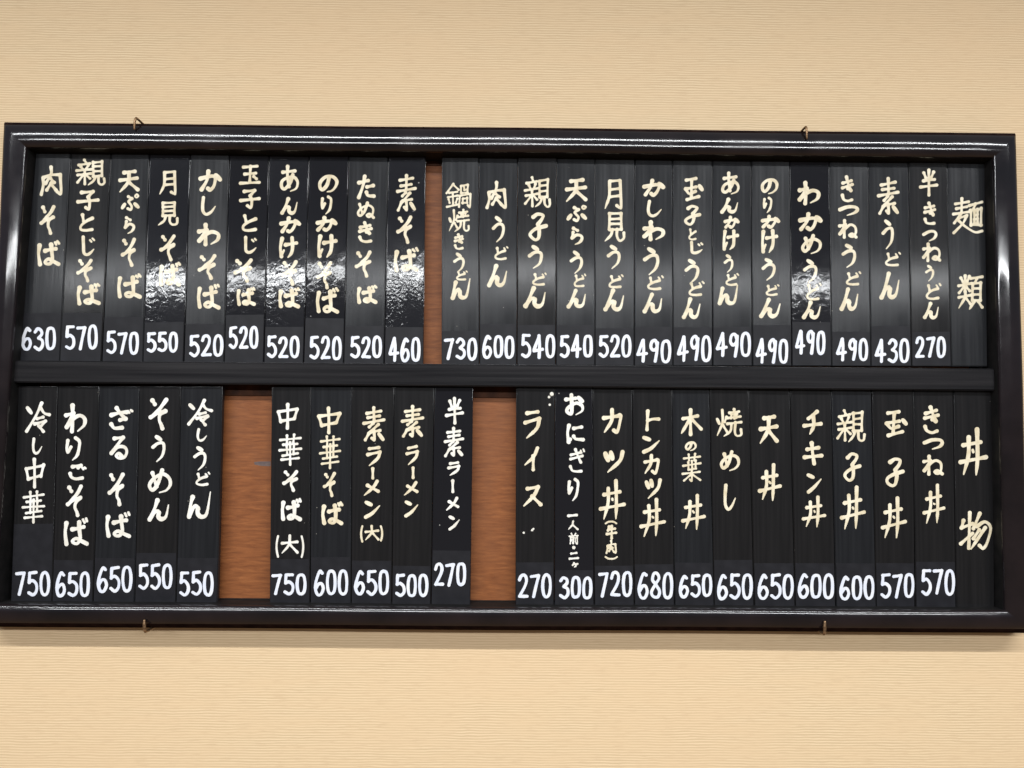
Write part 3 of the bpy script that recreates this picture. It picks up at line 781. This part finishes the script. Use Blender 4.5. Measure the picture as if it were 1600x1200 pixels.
    ('おにぎり 一人前・二ヶ', [('お', 881.0, 614.4, 913.6, 651.0), ('に', 883.0, 662.0, 913.6, 694.0), ('ぎ', 888.0, 699.0, 916.0, 739.6), ('り', 885.6, 747.0, 905.6, 784.0), ('一', 885.6, 801.6, 903.6, 809.0), ('人', 886.0, 813.0, 904.4, 829.0), ('前', 888.0, 832.4, 904.4, 851.0), ('・', 894.4, 853.0, 898.4, 858.0), ('二', 888.0, 862.0, 905.0, 875.0), ('ヶ', 893.0, 878.0, 904.0, 887.6)], ('300', 873.0, 900.0, 926.0, 937.0), 'g1', 'w'),
    ('カツ丼(牛肉)', [('カ', 940.4, 637.0, 975.0, 678.0), ('ツ', 941.0, 702.0, 977.0, 741.0), ('丼', 935.0, 749.0, 978.4, 813.6), ('⌒', 944.0, 812.4, 965.0, 820.4), ('牛', 946.0, 820.0, 965.0, 843.0), ('肉', 945.6, 843.6, 964.4, 866.0), ('‿', 944.0, 867.6, 966.0, 875.6)], ('720', 934.4, 892.0, 988.4, 933.6), 's2', 'c'),
    ('トンカツ丼', [('ト', 1003.6, 639.6, 1032.0, 674.0), ('ン', 1002.0, 679.6, 1033.0, 709.0), ('カ', 1004.4, 709.0, 1032.4, 741.6), ('ツ', 1006.0, 747.0, 1035.0, 781.0), ('丼', 998.4, 777.6, 1041.0, 840.0)], ('680', 996.0, 893.0, 1052.4, 937.0), 's2', 'c'),
    ('木の葉丼', [('木', 1061.0, 638.0, 1099.0, 681.0), ('の', 1069.6, 689.0, 1089.0, 706.0), ('葉', 1065.0, 708.0, 1097.0, 754.0), ('丼', 1063.0, 772.4, 1104.0, 829.0)], ('650', 1060.0, 896.0, 1113.0, 934.0), 's0', 'c'),
    ('焼めし', [('焼', 1117.6, 637.0, 1159.6, 684.0), ('め', 1124.0, 703.0, 1156.4, 738.0), ('し', 1128.6, 756.0, 1151.6, 798.4)], ('650', 1120.0, 895.6, 1176.4, 937.6), 's2', 'c'),
    ('天丼', [('天', 1184.4, 646.0, 1218.0, 697.0), ('丼', 1183.6, 724.0, 1223.0, 784.0)], ('650', 1183.0, 895.6, 1240.4, 937.0), 's2', 'c'),
    ('チキン丼', [('チ', 1253.6, 640.0, 1286.4, 681.6), ('キ', 1253.6, 689.0, 1287.0, 727.6), ('ン', 1260.0, 738.0, 1286.0, 771.0), ('丼', 1252.4, 774.4, 1292.4, 825.6)], ('600', 1246.4, 895.6, 1303.6, 936.4), 's2', 'c'),
    ('親子丼', [('親', 1306.0, 639.0, 1352.4, 692.0), ('子2', 1316.4, 707.0, 1346.4, 753.0), ('丼', 1311.0, 759.6, 1354.4, 828.4)], ('600', 1311.0, 898.0, 1366.4, 938.0), 's0', 'c'),
    ('玉子丼', [('玉2', 1381.9, 639.0, 1420.0, 684.2), ('子2', 1382.2, 713.8, 1414.8, 762.5), ('丼', 1375.5, 775.0, 1418.0, 842.5)], ('570', 1375.8, 895.3, 1429.8, 936.0), 's2', 'c'),
    ('きつね丼', [('き', 1441.6, 633.3, 1470.0, 678.3), ('つ', 1441.6, 682.9, 1476.2, 704.8), ('ね', 1441.1, 710.5, 1475.2, 744.3), ('丼', 1441.0, 756.0, 1478.5, 820.0)], ('570', 1439.0, 888.0, 1492.5, 930.5), 's2', 'c'),
    ('丼物', [('丼', 1495.7, 667.9, 1544.4, 744.3), ('物', 1497.0, 797.0, 1549.0, 860.0)], None, 's2', 'c'),
]
# ------------------------------------------------------------------ the slats
# seams measured along the top and the bottom of each row
UP_T = [55, 110, 173, 233, 297.5, 358, 420, 483, 545, 606.6, 665.6]
UP_B = [27.5, 93.4, 158.6, 223.5, 287, 350, 412, 474, 537, 600, 661.8]
UP2_T = [690, 748, 809, 870, 930, 992, 1051, 1113, 1174, 1234, 1296, 1357, 1419.5, 1479.5, 1540]
UP2_B = [689.3, 749, 807.5, 868.5, 929.6, 991, 1051.6, 1113.6, 1175.6, 1236.8, 1299.2, 1360.6, 1424, 1486.6, 1543.5]
LO1_T = [28, 90, 155, 218, 283, 348.5]
LO1_B = [16, 81, 145, 210, 275, 340]
LO2_T = [423.6, 485.5, 549.6, 616, 678.6, 739.8]
LO2_B = [420.7, 484.4, 548.5, 612, 673.4, 735.5]
LO3_T = [806, 867, 926, 988, 1050, 1108.5, 1170, 1235, 1299, 1362, 1427, 1489.8, 1551.5]
LO3_B = [805, 866, 928.4, 991, 1054, 1115.6, 1178.4, 1242.4, 1306, 1369, 1430.8, 1494, 1554.5]
QUADS = []
for T_, B_, row in ((UP_T, UP_B, 0), (UP2_T, UP2_B, 0), (LO1_T, LO1_B, 1), (LO2_T, LO2_B, 1), (LO3_T, LO3_B, 1)):
    for i in range(len(T_) - 1):
        QUADS.append((T_[i], T_[i + 1], B_[i], B_[i + 1], row))
assert len(QUADS) == len(DATA), (len(QUADS), len(DATA))


def slat_board(parent, quad, origin, mat, th=0.0095):
    """a flat bar with softened edges; quad = four (x, y) board points: tl, tr, br, bl"""
    import bmesh
    bm = bmesh.new()
    q = [Vector((p[0] - origin[0], 0, p[1] - origin[1])) for p in quad]
    fr = [bm.verts.new(p) for p in q]
    bk = [bm.verts.new(p + Vector((0, th, 0))) for p in q]
    bm.faces.new(fr[::-1])
    bm.faces.new(bk)
    for i in range(4):
        j = (i + 1) % 4
        bm.faces.new((fr[i], fr[j], bk[j], bk[i]))
    bmesh.ops.recalc_face_normals(bm, faces=bm.faces)
    ed = [e_ for e_ in bm.edges if all(v in fr for v in e_.verts)]
    bmesh.ops.bevel(bm, geom=ed, offset=0.0011, segments=3, affect='EDGES')
    me = bpy.data.meshes.new('slat_board')
    bm.to_mesh(me)
    bm.free()
    for p in me.polygons:
        p.use_smooth = True
    me.set_sharp_from_angle(angle=math.radians(60))
    me.materials.append(mat)
    o = bpy.data.objects.new('slat_board', me)
    COL.objects.link(o)
    o.parent = parent
    return o


# top edge of the matte price patch, in picture rows
PATCH = [489, 489, 495, 504, 506, 492, 511, 497, 510, 511,
         517, 506, 508, 508, 513, 510, 511, 511, 508, 503, 518, 509, 519, None,
         819, 875, 872, 864, 872,
         874, 871, 876, 884, 860,
         879, 891, 884, 882, 879, 875, 880, 880, 880, 880, 878, None]
GROUP = 'hand-lettered menu slats standing in the black frame'
PAL = {'c': M_CREAM, 'w': M_IVORY}
ROWNAME = ('upper row', 'lower row')
for k, (text, chars, price, fin, pal) in enumerate(DATA):
    xt0, xt1, xb0, xb1, row = QUADS[k]
    gap = 0.55
    if row == 0:
        yt = lambda x: 233 + 8 * (x / 1600)
        yb = lambda x: 568.5 + 4 * (x / 1600)
        t0, t1, y0, y1 = 247, 567, 0, 0
    else:
        yt = lambda x: 603.5 + 2 * (x / 1600)
        yb = lambda x: 946 + 5 * (x / 1600)
        t0, t1 = 606, 938

    def sx(l0, l1, y):
        return lerp(l0, l1, (y - t0) / (t1 - t0))
    px = []
    for (l0, l1, s) in ((xt0, xb0, gap), (xt1, xb1, -gap)):
        ya, yb_ = yt(l0), yb(l1)
        px.append(((sx(l0, l1, ya) + s, ya), (sx(l0, l1, yb_) + s, yb_)))
    tl, bl = at(*px[0][0], ZS), at(*px[0][1], ZS)
    tr, br = at(*px[1][0], ZS), at(*px[1][1], ZS)
    org = ((tl[0] + tr[0] + bl[0] + br[0]) / 4, (tl[1] + tr[1] + bl[1] + br[1]) / 4, ZS)
    what = 'black slat painted %s in %s brush strokes' % (text, 'cream' if pal == 'c' else 'ivory white')
    if price:
        lab = '%s above white price %s, %s' % (what, price[0], ROWNAME[row])
    else:
        lab = '%s without a price, right end of the %s' % (what, ROWNAME[row])
    root = thing('menu_slat', lab, 'menu slat', w(*org), GROUP)
    mat = M_SATIN[int(fin[1])] if fin[0] == 's' else M_GLOSS[int(fin[1])]
    slat_board(root, (tl, tr, br, bl), org, mat)
    items = []
    for (ch, x0, y0_, x1, y1_) in chars:
        sz = min(x1 - x0, (y1_ - y0_) * 1.1)
        if ch in '()⌒‿ー一・二':
            wpx = {'ー': 4.6, '一': 4.2, '・': 4.2, '二': 3.4}.get(ch, 5.0)
            if ch in '⌒‿':
                wpx = 4.4
        else:
            wpx = (1.45 + 0.104 * (x1 - x0 + 0.25 * (y1_ - y0_))) * DENSE.get(ch, 1.0)
            wpx = min(wpx, 6.3)
        items.append((ch, x0, y0_, x1, y1_, wpx))
    if len(text) <= 2:
        items = [(i[0], i[1], i[2], i[3], i[4], i[5] * 1.08) for i in items]
    paint_mesh('lettering', items, ZS + 0.00020, 0.00017, M_FILM_PAINT[int(fin[1])] if (fin[0] == 'g' and pal == 'c') else PAL[pal], root, org)
    if price:
        top = PATCH[k]
        ys = (top, yb(xb0) - 0.6)
        pts = []
        for (yy, side) in ((ys[0], 0), (ys[0] + random.uniform(-.8, .8), 1), (ys[1], 1), (ys[1], 0)):
            l0, l1 = (xt0, xb0) if side == 0 else (xt1, xb1)
            pts.append(at(sx(l0, l1, yy) + (1.5 if side == 0 else -1.5), yy, ZS))
        v = [(p[0] - org[0], -0.00022, p[1] - org[1]) for p in pts] + [(p[0] - org[0], -0.00002, p[1] - org[1]) for p in pts]
        patch = mesh_obj('price_patch', v, [(3, 2, 1, 0), (0, 1, 5, 4), (1, 2, 6, 5), (2, 3, 7, 6), (3, 0, 4, 7)], M_PATCH, root)
        num, x0, y0_, x1, y1_ = price
        dw = (x1 - x0)
        n_ = len(num)
        ov = 0.0
        wid = {'7': 0.98, '4': 1.12, '5': 1.0, '0': 0.98, '9': 0.95}
        ws = [wid.get(d, 1.0) for d in num]
        tot = sum(ws)
        gp = 1.2
        xx = x0
        its = []
        for d, q in zip(num, ws):
            dwid = (dw - gp * (n_ - 1)) * q / tot
            dy = random.uniform(-0.8, 0.8)
            its.append((d, xx, y0_ + dy + 0.6, xx + dwid, y1_ + dy - 0.6, 4.7))
            xx += dwid + gp
        pl = paint_mesh('price_lettering', its, ZS + 0.00040, 0.00016, M_WHITE, patch, org, brush=False)
    # loosely seated: every slat leans a hair differently
    root.location.y += random.uniform(-0.0006, 0.0006)
    root.rotation_euler = (math.radians(random.uniform(-0.35, 0.35)), 0, math.radians(random.uniform(-0.5, 0.5)))
    if text == 'ライス':
        spots = [('・', x - r, y - r, x + r, y + r, 2 * r * 1.3) for x, y, r in
                 ((861.5, 615, 1.9), (857.5, 620, 1.3), (858.5, 632, 1.2), (831, 828, 1.1), (818, 832, 1.0), (833, 826, 1.0))]
        paint_mesh('paint_spot', spots, ZS + 0.00020, 0.00017, M_IVORY, root, org)


# ------------------------------------------------------------------ marks on the backing
def smear(pts):
    P = [at(x, y, ZB) for x, y in pts]
    n = len(P)
    v = [(p[0], -(ZB + 0.0002), p[1]) for p in P] + [(p[0], -(ZB + 0.00002), p[1]) for p in P]
    f = [tuple(range(n))[::-1]] + [(i, (i + 1) % n, (i + 1) % n + n, i + n) for i in range(n)]
    return mesh_obj('ink_smear', v, f, M_STAIN, board)


smear([(397, 722), (406, 721), (423, 721), (423, 728.5), (409, 728), (398, 726)])


# ------------------------------------------------------------------ bent nails holding the board
def nail(pts, r, label):
    """round wire along board points"""
    C = spline(pts, 40)
    n = len(C)
    V_, F_ = [], []
    seg = 10
    up = np.array([1.0, 0, 0])
    for i in range(n):
        t = C[min(i + 1, n - 1)] - C[max(i - 1, 0)]
        t /= np.linalg.norm(t)
        u = up - t * np.dot(up, t)
        u /= np.linalg.norm(u)
        v = np.cross(t, u)
        rr = r * (1.0 if i < n - 4 else 1 - 0.09 * (i - n + 4))
        for s in range(seg):
            a_ = 2 * math.pi * s / seg
            p = C[i] + rr * (math.cos(a_) * u + math.sin(a_) * v)
            V_.append(p)
    for i in range(n - 1):
        for s in range(seg):
            F_.append((i * seg + s, i * seg + (s + 1) % seg, (i + 1) * seg + (s + 1) % seg, (i + 1) * seg + s))
    F_.append(tuple(range(seg))[::-1])
    F_.append(tuple((n - 1) * seg + s for s in range(seg)))
    o0 = np.array(pts[0])
    V2 = [(p[0] - o0[0], -(p[2] - o0[2]), p[1] - o0[1]) for p in V_]
    o = mesh_obj('bent_nail', V2, F_, M_NAIL, None, smooth=True)
    o.location = w(*o0)
    tag(o, label, 'nail', 'bent wire nails clamping the frame to the wall')
    return o


for (px_, py_, tipx, tipy, lab) in (
        (212, 183.5, 209.5, 202.5, 'rusty bent nail hooked over the top rail above the 天ぷらそば slat'),
        (1259.5, 197.5, 1261, 217.5, 'rusty bent nail hooked over the top rail above the わかめうどん slat')):
    x, y = at(px_, py_, 0.047)
    tx, ty = at(tipx, tipy, 0.047)
    nail([(x, y - 0.001, -0.02), (x, y - 0.0005, 0.02), (x, y, 0.041), (x + 0.0002, y - 0.0012, 0.0465), (lerp(x, tx, .35), lerp(y, ty, .35), 0.0480),
          (tx, ty, 0.0462)], 0.00175, lab)
for (px_, py_, tipx, tipy, lab) in (
        (226.5, 987.5, 225.8, 968, 'rusty bent nail gripping the bottom rail under the ざるそば slat'),
        (1288, 991.0, 1288.5, 970, 'rusty bent nail gripping the bottom rail under the チキン丼 slat')):
    x, y = at(px_, py_, 0.046)
    tx, ty = at(tipx, tipy, 0.046)
    nail([(x, y, -0.02), (x, y, 0.02), (x, y, 0.040), (x, y + 0.0012, 0.0455), (lerp(x, tx, .4), lerp(y, ty, .4), 0.0470),
          (tx, ty, 0.0465)], 0.0023, lab)
